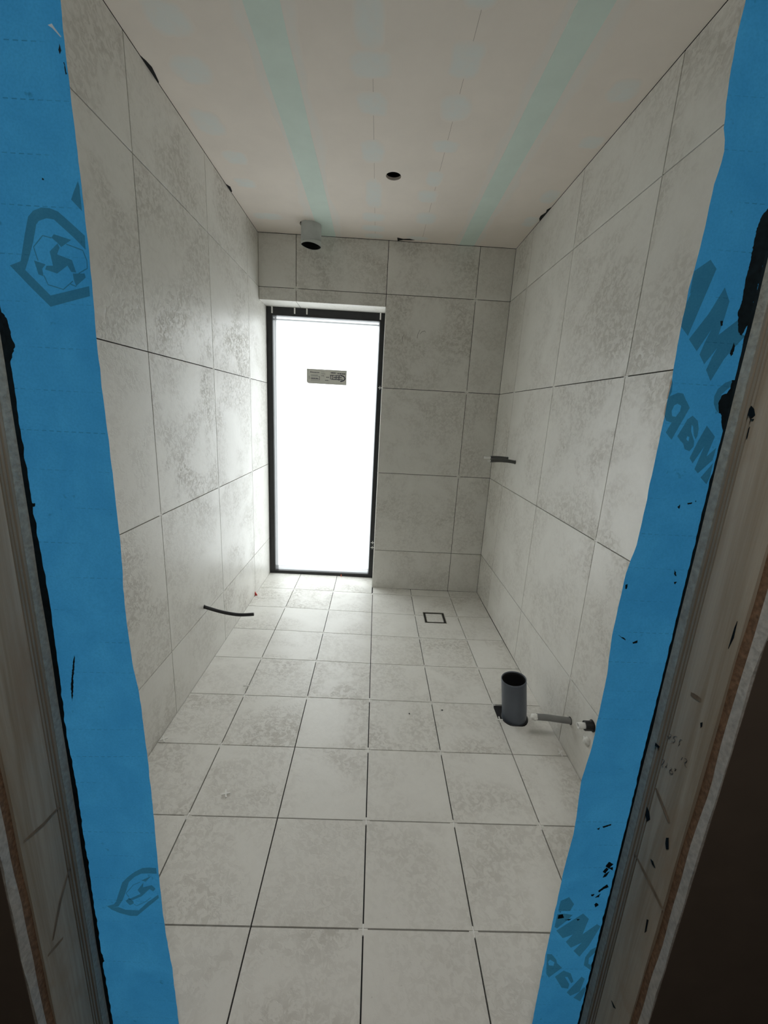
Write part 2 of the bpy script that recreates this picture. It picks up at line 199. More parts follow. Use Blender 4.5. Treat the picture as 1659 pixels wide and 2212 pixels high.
# blue waterproofing fleece, lets daylight through
M_BLUE, t, p = mat('blue_membrane_fleece')
t.nodes.remove(p); out = t.nodes['Material Output']
v = obj_coord(t)
sx = N(t, 'ShaderNodeSeparateXYZ'); t.links.new(v, sx.inputs[0])
mott = noise_tex(t, v, 9, 5, 0.6, 0.4)
col = mix(t, ramp(t, mott, [(0.35, 0), (0.68, 1)]), (0.052, 0.33, 0.70), (0.072, 0.41, 0.81))
fr = math2(t, 'FRACT', math2(t, 'DIVIDE', math2(t, 'ADD', sx.outputs['Z'], math2(t, 'MULTIPLY', noise_tex(t, v, 3, 2), 0.006)), 0.0566), 0.0)
ln = math2(t, 'LESS_THAN', fr, 0.020)
dsh = math2(t, 'LESS_THAN', math2(t, 'FRACT', math2(t, 'DIVIDE', sx.outputs['X'], 0.0105), 0.0), 0.60)
lm = math2(t, 'MULTIPLY', math2(t, 'MULTIPLY', ln, dsh), ramp(t, noise_tex(t, v, 12, 2), [(0.42, 0), (0.66, 0.5)]))
col = mix(t, lm, col, (0.012, 0.09, 0.17))
dirt = ramp(t, noise_tex(t, v, 38, 4, 0.65), [(0.66, 0), (0.74, 0.5)])
col = mix(t, dirt, col, (0.015, 0.12, 0.22))
col = mix(t, ramp(t, noise_tex(t, v, 330, 2, 0.6), [(0.35, 0.22), (0.6, 0)]), col, (0.03, 0.25, 0.52))
df = N(t, 'ShaderNodeBsdfDiffuse'); tl = N(t, 'ShaderNodeBsdfTranslucent'); mx = N(t, 'ShaderNodeMixShader'); mx.inputs[0].default_value = 0.85
t.links.new(mix(t, 1.0, col, (0.45, 0.45, 0.45), 'MULTIPLY'), df.inputs[0])
t.links.new(mix(t, 1.0, col, (1.0, 1.0, 1.0), 'MULTIPLY'), tl.inputs[0])
t.links.new(df.outputs[0], mx.inputs[1]); t.links.new(tl.outputs[0], mx.inputs[2]); t.links.new(mx.outputs[0], out.inputs[0])

# print on the membrane: an ink film that darkens what shines through it
M_INK, t, p = mat('grey_ink_film'); t.nodes.remove(p)
tr = N(t, 'ShaderNodeBsdfTransparent'); vv = obj_coord(t)
t.links.new(mix(t, noise_tex(t, vv, 40, 3), (0.62, 0.56, 0.50), (0.78, 0.62, 0.54)), tr.inputs[0])
t.links.new(tr.outputs[0], t.nodes['Material Output'].inputs[0])

# frosted window glass
M_GLASS, t, p = mat('frosted_window_glass'); t.nodes.remove(p)
tr = N(t, 'ShaderNodeBsdfTransparent'); tl = N(t, 'ShaderNodeBsdfTranslucent'); gl = N(t, 'ShaderNodeBsdfGlossy')
tr.inputs[0].default_value = (0.93, 0.96, 0.97, 1); tl.inputs[0].default_value = (0.92, 0.95, 0.97, 1)
gl.inputs['Roughness'].default_value = 0.15; gl.inputs[0].default_value = (0.9, 0.9, 0.9, 1)
m1 = N(t, 'ShaderNodeMixShader'); m2 = N(t, 'ShaderNodeMixShader'); m1.inputs[0].default_value = 0.35; m2.inputs[0].default_value = 0.05
vv = obj_coord(t); dust = ramp(t, noise_tex(t, vv, 45, 3, 0.6), [(0.76, 0.35), (0.80, 0.42)])
t.links.new(dust, m1.inputs[0])
t.links.new(tr.outputs[0], m1.inputs[1]); t.links.new(tl.outputs[0], m1.inputs[2]); t.links.new(m1.outputs[0], m2.inputs[1]); t.links.new(gl.outputs[0], m2.inputs[2])
t.links.new(m2.outputs[0], t.nodes['Material Output'].inputs[0])

# ---------------------------------------------------------------- object helpers
def link(name, mesh, m=None, parent=None):
    o = bpy.data.objects.new(name, mesh); COL.objects.link(o)
    if m and not mesh.materials: mesh.materials.append(m)
    if parent: o.parent = parent
    return o
def from_bm(name, bm, m, parent=None, smooth=False):
    bmesh.ops.recalc_face_normals(bm, faces=bm.faces)
    me = bpy.data.meshes.new(name); bm.to_mesh(me); bm.free()
    if smooth:
        for q in me.polygons: q.use_smooth = True
    return link(name, me, m, parent)
def tag(o, label, cat, group=None):
    o['label'] = label; o['category'] = cat
    if group: o['group'] = group
    return o
def struct(o, label=None):
    o['kind'] = 'structure'
    if label: o['label'] = label
    return o
def empty(name, loc):
    o = bpy.data.objects.new(name, None); COL.objects.link(o); o.location = loc; o.empty_display_size = 0.05; return o
def adopt(o, parent):                       # parent keeping world place (parents are only translated)
    o.parent = parent; o.matrix_parent_inverse = Matrix.Translation(-parent.location); return o
def box(bm, x0, x1, y0, y1, z0, z1):
    vs = [bm.verts.new((x, y, z)) for x in (x0, x1) for y in (y0, y1) for z in (z0, z1)]
    for f in ((0, 1, 3, 2), (4, 6, 7, 5), (0, 4, 5, 1), (2, 3, 7, 6), (0, 2, 6, 4), (1, 5, 7, 3)): bm.faces.new([vs[i] for i in f])
def box_obj(name, m, parent, *ext):
    bm = bmesh.new(); box(bm, *ext); return from_bm(name, bm, m, parent)
def prism(pts, holes, fn, depth_vec):
    """flat outline with holes mapped to space by fn(u, v), thickened along depth_vec"""
    bm = bmesh.new(); edges = []
    for loop in [pts] + list(holes):
        vs = [bm.verts.new(fn(u, v)) for u, v in loop]
        for i in range(len(vs)): edges.append(bm.edges.new((vs[i], vs[(i + 1) % len(vs)])))
    bmesh.ops.triangle_fill(bm, edges=edges, use_beauty=True)
    if depth_vec is not None:
        r = bmesh.ops.extrude_face_region(bm, geom=bm.faces[:])
        bmesh.ops.translate(bm, verts=[g for g in r['geom'] if isinstance(g, bmesh.types.BMVert)], vec=depth_vec)
    return bm
def ribbon(pts, w, fn, taper=True):
    """thin drawn stroke of width w along 2-D points"""
    bm = bmesh.new(); prev = None; n = len(pts)
    P = []
    for i in range(n - 1):                                        # densify
        for s in range(3):
            a, b = pts[i], pts[i + 1]; P.append((a[0] + (b[0] - a[0]) * s / 3, a[1] + (b[1] - a[1]) * s / 3))
    P.append(tuple(pts[-1]))
    for i, q in enumerate(P):
        a, b = P[max(0, i - 1)], P[min(len(P) - 1, i + 1)]
        d = Vector((b[0] - a[0], b[1] - a[1])); d = d.normalized() if d.length else Vector((1, 0))
        k = w / 2 * (0.45 + 0.55 * math.sin(math.pi * (i + 0.5) / len(P)) if taper else 1)
        l = bm.verts.new(fn(q[0] - d.y * k, q[1] + d.x * k)); r = bm.verts.new(fn(q[0] + d.y * k, q[1] - d.x * k))
        if prev: bm.faces.new((prev[0], prev[1], r, l))
        prev = (l, r)
    return bm
def smooth_path(pts, sub=6):
    out = []; n = len(pts); P = [Vector(p) for p in pts]
    for i in range(n - 1):
        p0, p1, p2, p3 = P[max(0, i - 1)], P[i], P[i + 1], P[min(n - 1, i + 2)]
        for s in range(sub):
            u = s / sub
            out.append(0.5 * ((2 * p1) + (p2 - p0) * u + (2 * p0 - 5 * p1 + 4 * p2 - p3) * u * u + (3 * p1 - p0 - 3 * p2 + p3) * u ** 3))
    out.append(P[-1]); return out
def tube(pts, r, seg=24, wall=None, lip=None, end_cap=False):
    """round tube along a path; wall>0 makes it hollow with an open end at the last point"""
    bm = bmesh.new(); P = [Vector(p) for p in pts]; rings = []
    up = Vector((0, 0, 1)); t0 = (P[1] - P[0]).normalized()
    if abs(t0.dot(up)) > 0.9: up = Vector((0, 1, 0))
    def ring(c, d, rad):
        a = d.cross(up).normalized(); b = a.cross(d)
        return [bm.verts.new(c + rad * (math.cos(2 * math.pi * i / seg) * a + math.sin(2 * math.pi * i / seg) * b)) for i in range(seg)]
    def dirn(i): return (P[min(len(P) - 1, i + 1)] - P[max(0, i - 1)]).normalized()
    for i in range(len(P)):
        rad = r if not callable(r) else r(i / (len(P) - 1)); rings.append(ring(P[i], dirn(i), rad))
    if wall:
        for i in range(len(P) - 1, -1, -1): rings.append(ring(P[i], dirn(i), (r if not callable(r) else r(i / (len(P) - 1))) - wall))
    for a, b in zip(rings, rings[1:]):
        for i in range(seg): bm.faces.new((a[i], a[(i + 1) % seg], b[(i + 1) % seg], b[i]))
    bm.faces.new(rings[0][::-1]) if not wall else bm.faces.new(rings[-1])
    if end_cap and not wall: bm.faces.new(rings[-1])
    return bm
def circle(cx, cy, r, n=40, jit=0.0, seed=0):
    rr = random.Random(seed)
    return [(cx + (r + rr.uniform(-jit, jit)) * math.cos(2 * math.pi * i / n), cy + (r + rr.uniform(-jit, jit)) * math.sin(2 * math.pi * i / n)) for i in range(n)]

# ================================================================= THE ROOM
def zf(x, y):                                # floor falls gently towards the drain
    return 0.0039 - 0.0023 * (x - 0.8) + 0.0026 * (y + 1) - 0.0202 * max(0.0, 1 - math.hypot(x - 1.288, y + 0.433))

TT = 0.009                                   # tile thickness
# ---- floor: screed and its tiles
floor = struct(box_obj('floor', M_GROUT, None, -0.12, W + 0.12, YH, 0.34, -0.12, -0.026), 'pale stone tiled bathroom floor laid with open dark joints')
g = 0.0020                                   # half a floor joint
def floor_tile(outline, holes=()):
    cx = sum(p[0] for p in outline) / len(outline); cy = sum(p[1] for p in outline) / len(outline)
    bm = prism([(x - cx, y - cy) for x, y in outline], [[(x - cx, y - cy) for x, y in h] for h in holes], lambda u, v: (u, v, zf(u + cx, v + cy)), Vector((0, 0, -TT)))
    o = from_bm('tile', bm, M_TILE, floor); o.location = (cx, cy, 0); return o
xe = [0.0] + [FX + i * PF for i in range(5)] + [W]
ye = [WIN_Y - 0.002] + [FY - j * PF for j in range(8)] + [-2.415]
bed = bmesh.new()                             # dark bed under the tiles follows the fall
nx, ny = 18, 26
gv = [[bed.verts.new((W * i / nx, 0.184 - 2.6 * j / ny, zf(W * i / nx, 0.184 - 2.6 * j / ny) - 0.0088)) for i in range(nx + 1)] for j in range(ny + 1)]
for j in range(ny):
    for i in range(nx):
        bed.faces.new((gv[j][i], gv[j][i + 1], gv[j + 1][i + 1], gv[j + 1][i]))
PIPE = (1.528, -1.385)
bx_, by_ = 1.4545, -1.3075
doomed = [f_ for f_ in bed.faces if all(abs(v_.co.x - PIPE[0]) < 0.11 and abs(v_.co.y - PIPE[1]) < 0.12 for v_ in f_.verts)]
bmesh.ops.delete(bed, geom=doomed, context='FACES_ONLY')
from_bm('tile_bed', bed, M_GROUT, floor)
DR = (1.2135, 1.3635, -0.509, -0.358)          # drain rectangle
for j in range(len(ye) - 1):
    for i in range(6):
        x0, x1 = xe[i] + (g if i else 0.0015), xe[i + 1] - (g if i < 5 else 0.0015)
        y1, y0 = ye[j] - (g if j else 0), ye[j + 1] + g
        if j == 0 and x0 > 0.84: y1 = -0.0015
        if j == 0 and i == 2: x1 = min(x1, 0.8475)
        if j == 0 and i == 3: x0 = FX + 2 * PF + g
        if i == 4 and j in (1, 2):            # cut around the drain
            if j == 1: pts = [(x0, y0), (DR[0], y0), (DR[0], DR[3]), (DR[1], DR[3]), (DR[1], y0), (x1, y0), (x1, y1), (x0, y1)]
            else: pts = [(x0, y0), (x1, y0), (x1, y1), (DR[1], y1), (DR[1], DR[2]), (DR[0], DR[2]), (DR[0], y1), (x0, y1)]
            floor_tile(pts)
        elif i == 5 and j == 5:               # rough notch for the soil pipe at the tile's corner
            arc = [(PIPE[0] + 0.067 * math.cos(a), PIPE[1] + (0.066 + 0.003 * math.sin(5 * a)) * math.sin(a)) for a in [math.radians(d) for d in range(0, -150, -12)]]
            pts = [(x0, y0), (x1, y0), (x1, y1), (PIPE[0] + 0.069, y1)] + arc + [(x0 + 0.012, by_ - 0.098), (x0, by_ - 0.104)]
            floor_tile(pts)
        else:
            floor_tile([(x0, y0), (x1, y0), (x1, y1), (x0, y1)])

# ---- cross spacers left in the joints (shared mesh)
def cross_mesh(name, arm, w, h):
    bm = bmesh.new(); a, b = arm, w / 2
    vs2 = [(b, b), (a, b), (a, -b), (b, -b), (b, -a), (-b, -a), (-b, -b), (-a, -b), (-a, b), (-b, b), (-b, a), (b, a)]
    top = [bm.verts.new((x, y, h / 2)) for x, y in vs2]; bot = [bm.verts.new((x, y, -h / 2)) for x, y in vs2]
    bm.faces.new(top[::-1]); bm.faces.new(bot)
    for i in range(12): bm.faces.new((top[i], top[(i + 1) % 12], bot[(i + 1) % 12], bot[i]))
    bmesh.ops.recalc_face_normals(bm, faces=bm.faces)
    me = bpy.data.meshes.new(name); bm.to_mesh(me); bm.free(); me.materials.append(M_SPACER); return me
CR_F = cross_mesh('floor_cross', 0.0125, 0.0036, 0.004)
CR_W = cross_mesh('wall_cross', 0.013, 0.0028, 0.004)
rs = random.Random(3)
for j in range(8):
    for i in range(5):
        if rs.random() < 0.82:
            x, y = FX + i * PF, FY - j * PF
            o = link('joint_spacer', CR_F, None, floor); o.location = (x, y, zf(x, y) - 0.0042)

# ---- tiled walls
AX = {'left': (Vector((0, 1, 0)), Vector((0, 0, 1)), Vector((1, 0, 0))),
      'right': (Vector((0, -1, 0)), Vector((0, 0, 1)), Vector((-1, 0, 0))),
      'back': (Vector((1, 0, 0)), Vector((0, 0, 1)), Vector((0, -1, 0))),
      'front': (Vector((-1, 0, 0)), Vector((0, 0, 1)), Vector((0, 1, 0))),
      'soffit': (Vector((1, 0, 0)), Vector((0, -1, 0)), Vector((0, 0, -1)))}
tile_cache = {}
def wall_tile(side, c, su, sv, parent):
    key = (round(su, 4), round(sv, 4))
    if key not in tile_cache:
        bm = bmesh.new(); a, b, e_ = su / 2, sv / 2, 0.0006
        f = [bm.verts.new((x, y, 0)) for x, y in ((-a + e_, -b + e_), (a - e_, -b + e_), (a - e_, b - e_), (-a + e_, b - e_))]
        m_ = [bm.verts.new((x, y, -e_)) for x, y in ((-a, -b), (a, -b), (a, b), (-a, b))]
        d = [bm.verts.new((x, y, -TT)) for x, y in ((-a, -b), (a, -b), (a, b), (-a, b))]
        bm.faces.new(f); bm.faces.new(d[::-1])
        for i in range(4):
            k2 = (i + 1) % 4
            bm.faces.new((m_[i], m_[k2], f[k2], f[i])); bm.faces.new((d[i], d[k2], m_[k2], m_[i]))
        me = bpy.data.meshes.new('tile'); bm.to_mesh(me); bm.free(); me.materials.append(M_TILE); tile_cache[key] = me
    u, v, n = AX[side]; o = link('tile', tile_cache[key], None, parent)
    R_ = Matrix((u, v, n)).transposed().to_4x4(); o.matrix_local = Matrix.Translation(c) @ R_
    return o
def spacer_at(side, p, parent):
    u, v, n = AX[side]; o = link('joint_spacer', CR_W, None, parent)
    o.matrix_local = Matrix.Translation(Vector(p) - n * 0.0032) @ Matrix((u, v, n)).transposed().to_4x4()
gw = 0.0018
zs = [0.0] + [Z0 + i * PW for i in range(4)] + [H]
wall_left = struct(box_obj('wall_left', M_GROUT, None, -0.14, -0.0085, YH, 0.34, -0.1, H), 'left wall of large pale stone tiles')
wall_right = struct(box_obj('wall_right', M_GROUT, None, W + 0.0085, W + 0.14, YH, 0.34, -0.1, H), 'right wall of large pale stone tiles')
yle = [WIN_Y - 0.001, YL] + [YL - i * PW for i in range(1, 4)] + [YM + 0.002]
yre = [0.0, YR] + [YR - i * PW for i in range(1, 4)] + [YM + 0.002]
yle = [q for q in yle if q >= YM]; yre = [q for q in yre if q >= YM]
for side, par, ys, X in (('left', wall_left, yle, 0.0), ('right', wall_right, yre, W)):
    for a, b in zip(ys, ys[1:]):
        for c0, c1 in zip(zs, zs[1:]):
            lo = c0 + (gw if c0 > 0 else 0.004); hi = c1 - (gw if c1 < H else 0.003)
            if c0 == 0: lo = -0.004
            wall_tile(side, (X, (a + b) / 2, (lo + hi) / 2), abs(a - b) - 2 * gw, hi - lo, par)
for i, rows in ((0, (1, 2, 3)), (1, (0, 1, 2)), (2, (1,))):
    for r_ in rows: spacer_at('left', (0, YL - i * PW, Z0 + r_ * PW), wall_left)
for i, rows in ((0, (1, 2, 3)), (1, (2,)), (2, (0, 1, 2))):
    for r_ in rows: spacer_at('right', (W, YR - i * PW, Z0 + r_ * PW), wall_right)

bmw = bmesh.new()
box(bmw, WIN_X + 0.0065, W + 0.14, 0.0065, 0.34, -0.1, H); box(bmw, -0.14, WIN_X + 0.0065, 0.0065, 0.34, WIN_Z + 0.0065, H)
wall_back = struct(from_bm('wall_back', bmw, M_GROUT), 'back wall of large pale stone tiles beside and above the window')
xcols = [0.0, XA, XA + PW, XA + 2 * PW, W]
for a, b in zip(xcols, xcols[1:]):
    rows = list(zip(zs, zs[1:])) if a > 0.8 else [(WIN_Z, zs[4]), (zs[4], H)]
    for c0, c1 in rows:
        lo = -0.004 if c0 == 0 else (c0 + (gw if c0 != WIN_Z else 0)); hi = c1 - (gw if c1 < H else 0.003)
        x0 = a + (gw if a else 0.002); x1 = b - (gw if b < W else 0.0012)
        wall_tile('back', ((x0 + x1) / 2, 0.0, (lo + hi) / 2), x1 - x0, hi - lo, wall_back)
for x0, x1 in ((0.002, XA - gw), (XA + gw, WIN_X - 0.001)):
    wall_tile('soffit', ((x0 + x1) / 2, (0.0092 + WIN_Y) / 2, WIN_Z), x1 - x0, WIN_Y - 0.0092, wall_back)
for c0, c1 in zip(zs[:4], [zs[1], zs[2], zs[3], WIN_Z]):
    lo = -0.004 if c0 == 0 else c0 + gw; hi = c1 - gw
    wall_tile('right', (WIN_X, (0.0092 + WIN_Y) / 2, (lo + hi) / 2), WIN_Y - 0.0092, hi - lo, wall_back)
for x, r_ in ((XA, 3), (XA + 2 * PW, 3), (XA + 2 * PW, 2), (XA + 2 * PW, 1)): spacer_at('back', (x, 0, Z0 + r_ * PW), wall_back)
for pts in PENCIL_B:
    o = from_bm('pencil_mark', ribbon(pts, 0.0022, lambda u, v: (u, -0.0004, v)), M_PENCIL, wall_back)

# ---- ceiling: three boards, two taped joints, filler
VENT = (0.369, -0.155); SPOT = (0.850, -0.745)
ceiling = struct(box_obj('ceiling', M_VOID, None, -0.14, W + 0.14, YH, 0.34, H + 0.11, H + 0.2), 'beige plasterboard ceiling with pale green taped joints')
bt = 0.0125
def board(x0, x1, holes):
    bm = prism([(x0, 0.0), (x1, 0.0), (x1, YM), (x0, YM)], holes, lambda u, v: (u, v, H), Vector((0, 0, bt)))
    return from_bm('ceiling_board', bm, M_BOARD, ceiling)
board(0.0, 0.4535, [circle(VENT[0] - 0.002, VENT[1] + 0.001, 0.0675, 40, 0.0015, 4)])
board(0.4535, 1.3525, [circle(SPOT[0], SPOT[1], 0.036, 40)])
board(1.3525, W, [])
box_obj('attic_side', M_VOID, ceiling, -0.13, 0.0, YM, 0.0, H + bt, H + 0.115)
box_obj('attic_side', M_VOID, ceiling, W, W + 0.13, YM, 0.0, H + bt, H + 0.115)
box_obj('attic_side', M_VOID, ceiling, 0, W, 0.0, 0.1, H + bt, H + 0.115)
def flat_strip(name, m, x0f, x1f, z):
    bm = bmesh.new(); prev = None; n = 90
    for i in range(n + 1):
        y = -0.003 + (YM + 0.003) * i / n
        a = bm.verts.new((x0f(y), y, z)); b = bm.verts.new((x1f(y), y, z))
        if prev: bm.faces.new((prev[0], prev[1], b, a))
        prev = (a, b)
    r = bmesh.ops.extrude_face_region(bm, geom=bm.faces[:]); bmesh.ops.translate(bm, verts=[q for q in r['geom'] if isinstance(q, bmesh.types.BMVert)], vec=(0, 0, H - z + 0.0002))
    return from_bm(name, bm, m, ceiling)
def nz(x, s=0.0): return noise.noise(Vector((x, s, 0.3)))
for ci, (c, wl, wr_) in enumerate(((0.4535, 0.055, 0.050), (1.3525, 0.045, 0.052))):
    flat_strip('joint_tape', M_TAPE, lambda y: c - wl + 0.002 * nz(y * 6, ci), lambda y: c + wr_ + 0.002 * nz(y * 6, ci + 5), H - 0.0016)
    for sgn in (-1, 1):                                  # feathered filler band along each tape edge
        bm = bmesh.new(); lay = bm.verts.layers.float.new('fade'); rows = []
        for i in range(121):
            y = -0.003 + (YM + 0.003) * i / 120
            wd = 0.030 + 0.030 * (0.5 + nz(y * 3.1, ci * 3 + sgn)) + 0.016 * nz(y * 11, ci + sgn * 2)
            wd = max(0.012, wd); edge = c + sgn * ((wr_ if sgn > 0 else wl) - 0.004)
            row = []
            for q, (fr_, fd) in enumerate(((0, 0.30), (0.55, 0.50), (0.8, 0.3), (1, 0))):
                vtx = bm.verts.new((edge + sgn * wd * fr_, y, H - 0.0008 * (1 - fr_) - 0.0002)); vtx[lay] = fd; row.append(vtx)
            rows.append(row)
        for a, b in zip(rows, rows[1:]):
            for q in range(3): bm.faces.new((a[q], a[q + 1], b[q + 1], b[q]))
        from_bm('filler_band', bm, M_FILL, ceiling)
PATCH = [(0.752, -1.531, 0.047, 0.09), (0.749, -1.377, 0.069, 0.056), (0.755, -1.204, 0.058, 0.058), (0.753, -0.923, 0.052, 0.078), (0.755, -0.56, 0.043, 0.144),
         (0.749, -0.309, 0.066, 0.052), (0.747, -0.163, 0.075, 0.045), (0.752, -0.050, 0.060, 0.039), (1.054, -1.419, 0.052, 0.072), (1.058, -1.212, 0.056, 0.066),
         (1.058, -0.992, 0.055, 0.041), (1.044, -0.747, 0.040, 0.062), (1.03, -0.581, 0.053, 0.064), (1.049, -0.338, 0.061, 0.071), (0.157, -1.488, 0.062, 0.062),
         (0.145, -1.299, 0.064, 0.062), (0.096, -1.032, 0.060, 0.071), (0.126, -0.806, 0.052, 0.054), (0.106, -0.592, 0.052, 0.044), (0.121, -0.228, 0.082, 0.046),
         (1.628, -1.083, 0.045, 0.040), (1.635, -0.658, 0.044, 0.065), (1.637, -0.381, 0.040, 0.061), (1.03, -0.06, 0.07, 0.03), (1.60, -1.35, 0.05, 0.05), (0.75, -1.75, 0.06, 0.06), (1.05, -1.65, 0.05, 0.06)]
for k_, (cx, cy, rx, ry) in enumerate(PATCH):
    bm = bmesh.new(); lay = bm.verts.layers.float.new('fade'); n = 36
    cv = bm.verts.new((cx, cy, H - 0.0009)); cv[lay] = 0.95; prev = None
    for fr_, fd, dz in ((0.45, 0.95, 0.0008), (0.78, 0.80, 0.0006), (0.92, 0.45, 0.0004), (1.08, 0.0, 0.0002)):
        ring = []
        for i in range(n):
            a = 2 * math.pi * i / n; ca, sa = math.cos(a), math.sin(a)
            sq = (abs(ca) ** 3.2 + abs(sa) ** 3.2) ** (-1 / 3.2)         # rounded-square trowel patch
            wob = 1 + 0.16 * noise.noise(Vector((ca * 1.4, sa * 1.4, k_ * 1.7))) + 0.08 * noise.noise(Vector((ca * 4, sa * 4, k_ * 2.9)))
            x = min(max(cx + rx * ca * sq * wob * fr_, 0.003), W - 0.003); y = min(cy + ry * sa * sq * wob * fr_, -0.003)
            q = bm.verts.new((x, y, H - dz)); q[lay] = fd; ring.append(q)
        for i in range(n):
            if prev is None: bm.faces.new((cv, ring[i], ring[(i + 1) % n]))
            else: bm.faces.new((prev[i], ring[i], ring[(i + 1) % n], prev[(i + 1) % n]))
        prev = ring
    from_bm('filler_patch', bm, M_FILL, ceiling)
for x in (0.759, 1.060):
    flat_strip('board_line', M_LINE, lambda y: x - 0.0006, lambda y: x + 0.0006, H - 0.0003)
# chipped gaps where the board meets the tiles
for pts in ([(0.0, -1.345), (0.008, -1.325), (0.014, -1.30), (0.010, -1.27), (0.004, -1.235), (0.0, -1.23)], [(0.0, -0.57), (0.014, -0.545), (0.008, -0.50), (0.0, -0.49)],
            [(W, -0.56), (W - 0.012, -0.53), (W - 0.006, -0.50), (W - 0.018, -0.46), (W - 0.014, -0.43), (W, -0.40)], [(0.905, 0.0), (0.90, -0.05), (0.94, -0.036), (0.98, -0.045), (1.015, -0.03), (0.99, -0.024), (0.94, -0.02)]):
    from_bm('edge_chip', prism(pts, [], lambda u, v: (u, v, H - 0.0012), Vector((0, 0, 0.001))), M_VOID, ceiling)

# ---- window: black frame, glass with spacer bar
win = empty('window_1', (0.425, 0.21, 0.0)); struct(win, 'tall narrow frosted window in a black frame, floor to lintel')
def win_box(name, m, *ext): return adopt(box_obj(name, m, None, *ext), win)
fy0, fy1 = WIN_Y, WIN_Y + 0.075
win_box('frame_stile', M_FRAME, 0.001, 0.042, fy0, fy1, 0.0, WIN_Z + 0.02)
win_box('frame_stile', M_FRAME, 0.815, WIN_X + 0.02, fy0, fy1, 0.0, WIN_Z + 0.02)
win_box('frame_head', M_FRAME, 0.042, 0.815, fy0, fy1, 1.982, WIN_Z + 0.02)
win_box('frame_sill', M_FRAME, 0.042, 0.815, fy0, fy1, -0.02, 0.032)
gy = fy0 + 0.028
def glazing_bar(x0, x1, z0, z1): return win_box('glazing_bead', M_ALU, x0, x1, gy + 0.012, gy + 0.024, z0, z1)
glazing_bar(0.050, 0.062, 0.032, 1.982); glazing_bar(0.807, 0.815, 0.032, 1.982); glazing_bar(0.042, 0.815, 1.956, 1.967); glazing_bar(0.042, 0.815, 0.052, 0.062)
pane = win_box('window_pane', M_GLASS, 0.042, 0.815, gy, gy + 0.004, 0.032, 1.982)
# wall around the frame on the outside closes the gap
win_box('outer_trim', M_FRAME, -0.14, 0.003, fy1 - 0.03, 0.34, -0.1, WIN_Z + 0.05)

# sticker on the glass with its small print
sy = gy - 0.0012
stk = empty('glazing_sticker', (0.436, sy, 1.527)); tag(stk, 'small grey printed sticker on the white window pane', 'sticker')
SK = lambda u, v: (0.287 + u * 0.2965, sy, 1.530 + v * 0.104)
def stk_part(name, pts, m, off, holes=()):
    return adopt(from_bm(name, prism(pts, holes, lambda u, v: (SK(u, v)[0], sy - off, SK(u, v)[2] + 0.0), Vector((0, 0.0003, 0))), m), stk)
stk_part('paper', [(0.04, 0.0), (1, 0.0), (1, 1.0), (0, 1.0), (0, 0.09)], M_STICKER, 0.0)
def R4(x0, y0, x1, y1): return [(x0, y0), (x1, y0), (x1, y1), (x0, y1)]
stk_part('light_field', R4(0.06, 0.13, 0.56, 0.90), M_STKLIGHT, 0.0003)
stk_part('light_field', R4(0.57, 0.06, 0.98, 0.90), M_STKLIGHT, 0.0003)
rp = random.Random(5)
def text_line(x0, x1, y, h, m):
    x = x0
    while x < x1:
        w_ = min(rp.uniform(0.012, 0.035), x1 - x)
        if w_ > 0.006: stk_part('print_mark', R4(x, y - h / 2, x + w_, y + h / 2), m, 0.0007)
        x += w_ + 0.007
for x0, x1, y, h, m in ((0.08, 0.13, 0.84, 0.025, M_PRINT2), (0.08, 0.31, 0.77, 0.045, M_PRINT), (0.36, 0.46, 0.82, 0.02, M_PRINT2), (0.36, 0.47, 0.70, 0.03, M_PRINT2), (0.10, 0.29, 0.58, 0.03, M_PRINT2), (0.36, 0.44, 0.57, 0.03, M_PRINT),
                        (0.10, 0.29, 0.36, 0.06, M_PRINT), (0.49, 0.56, 0.48, 0.05, M_PRINT), (0.46, 0.55, 0.27, 0.05, M_PRINT2), (0.10, 0.34, 0.20, 0.02, M_PRINT2),
                        (0.60, 0.73, 0.80, 0.07, M_PRINT), (0.77, 0.97, 0.77, 0.07, M_PRINT), (0.59, 0.84, 0.63, 0.05, M_PRINT), (0.67, 0.88, 0.50, 0.06, M_PRINT), (0.62, 0.90, 0.36, 0.06, M_PRINT)):
    text_line(x0, x1, y, h, m)
for r4 in (R4(0.10, 0.50, 0.32, 0.515), R4(0.10, 0.27, 0.32, 0.285), R4(0.315, 0.27, 0.325, 0.515), R4(0.055, 0.30, 0.063, 0.52), R4(0.59, 0.34, 0.605, 0.66), R4(0.635, 0.34, 0.65, 0.66), R4(0.73, 0.34, 0.745, 0.66), R4(0.80, 0.30, 0.815, 0.66)):
    stk_part('print_mark', r4, M_PRINT, 0.0009)
dd = [(0.84 + 0.13 * math.cos(a), 0.45 + 0.24 * math.sin(a)) for a in [math.radians(d) for d in range(-90, 91, 15)]]
di = [(0.85 + 0.095 * math.cos(a), 0.45 + 0.165 * math.sin(a)) for a in [math.radians(d) for d in range(90, -91, -15)]]
stk_part('print_mark', dd + di, M_PRINT, 0.0009)

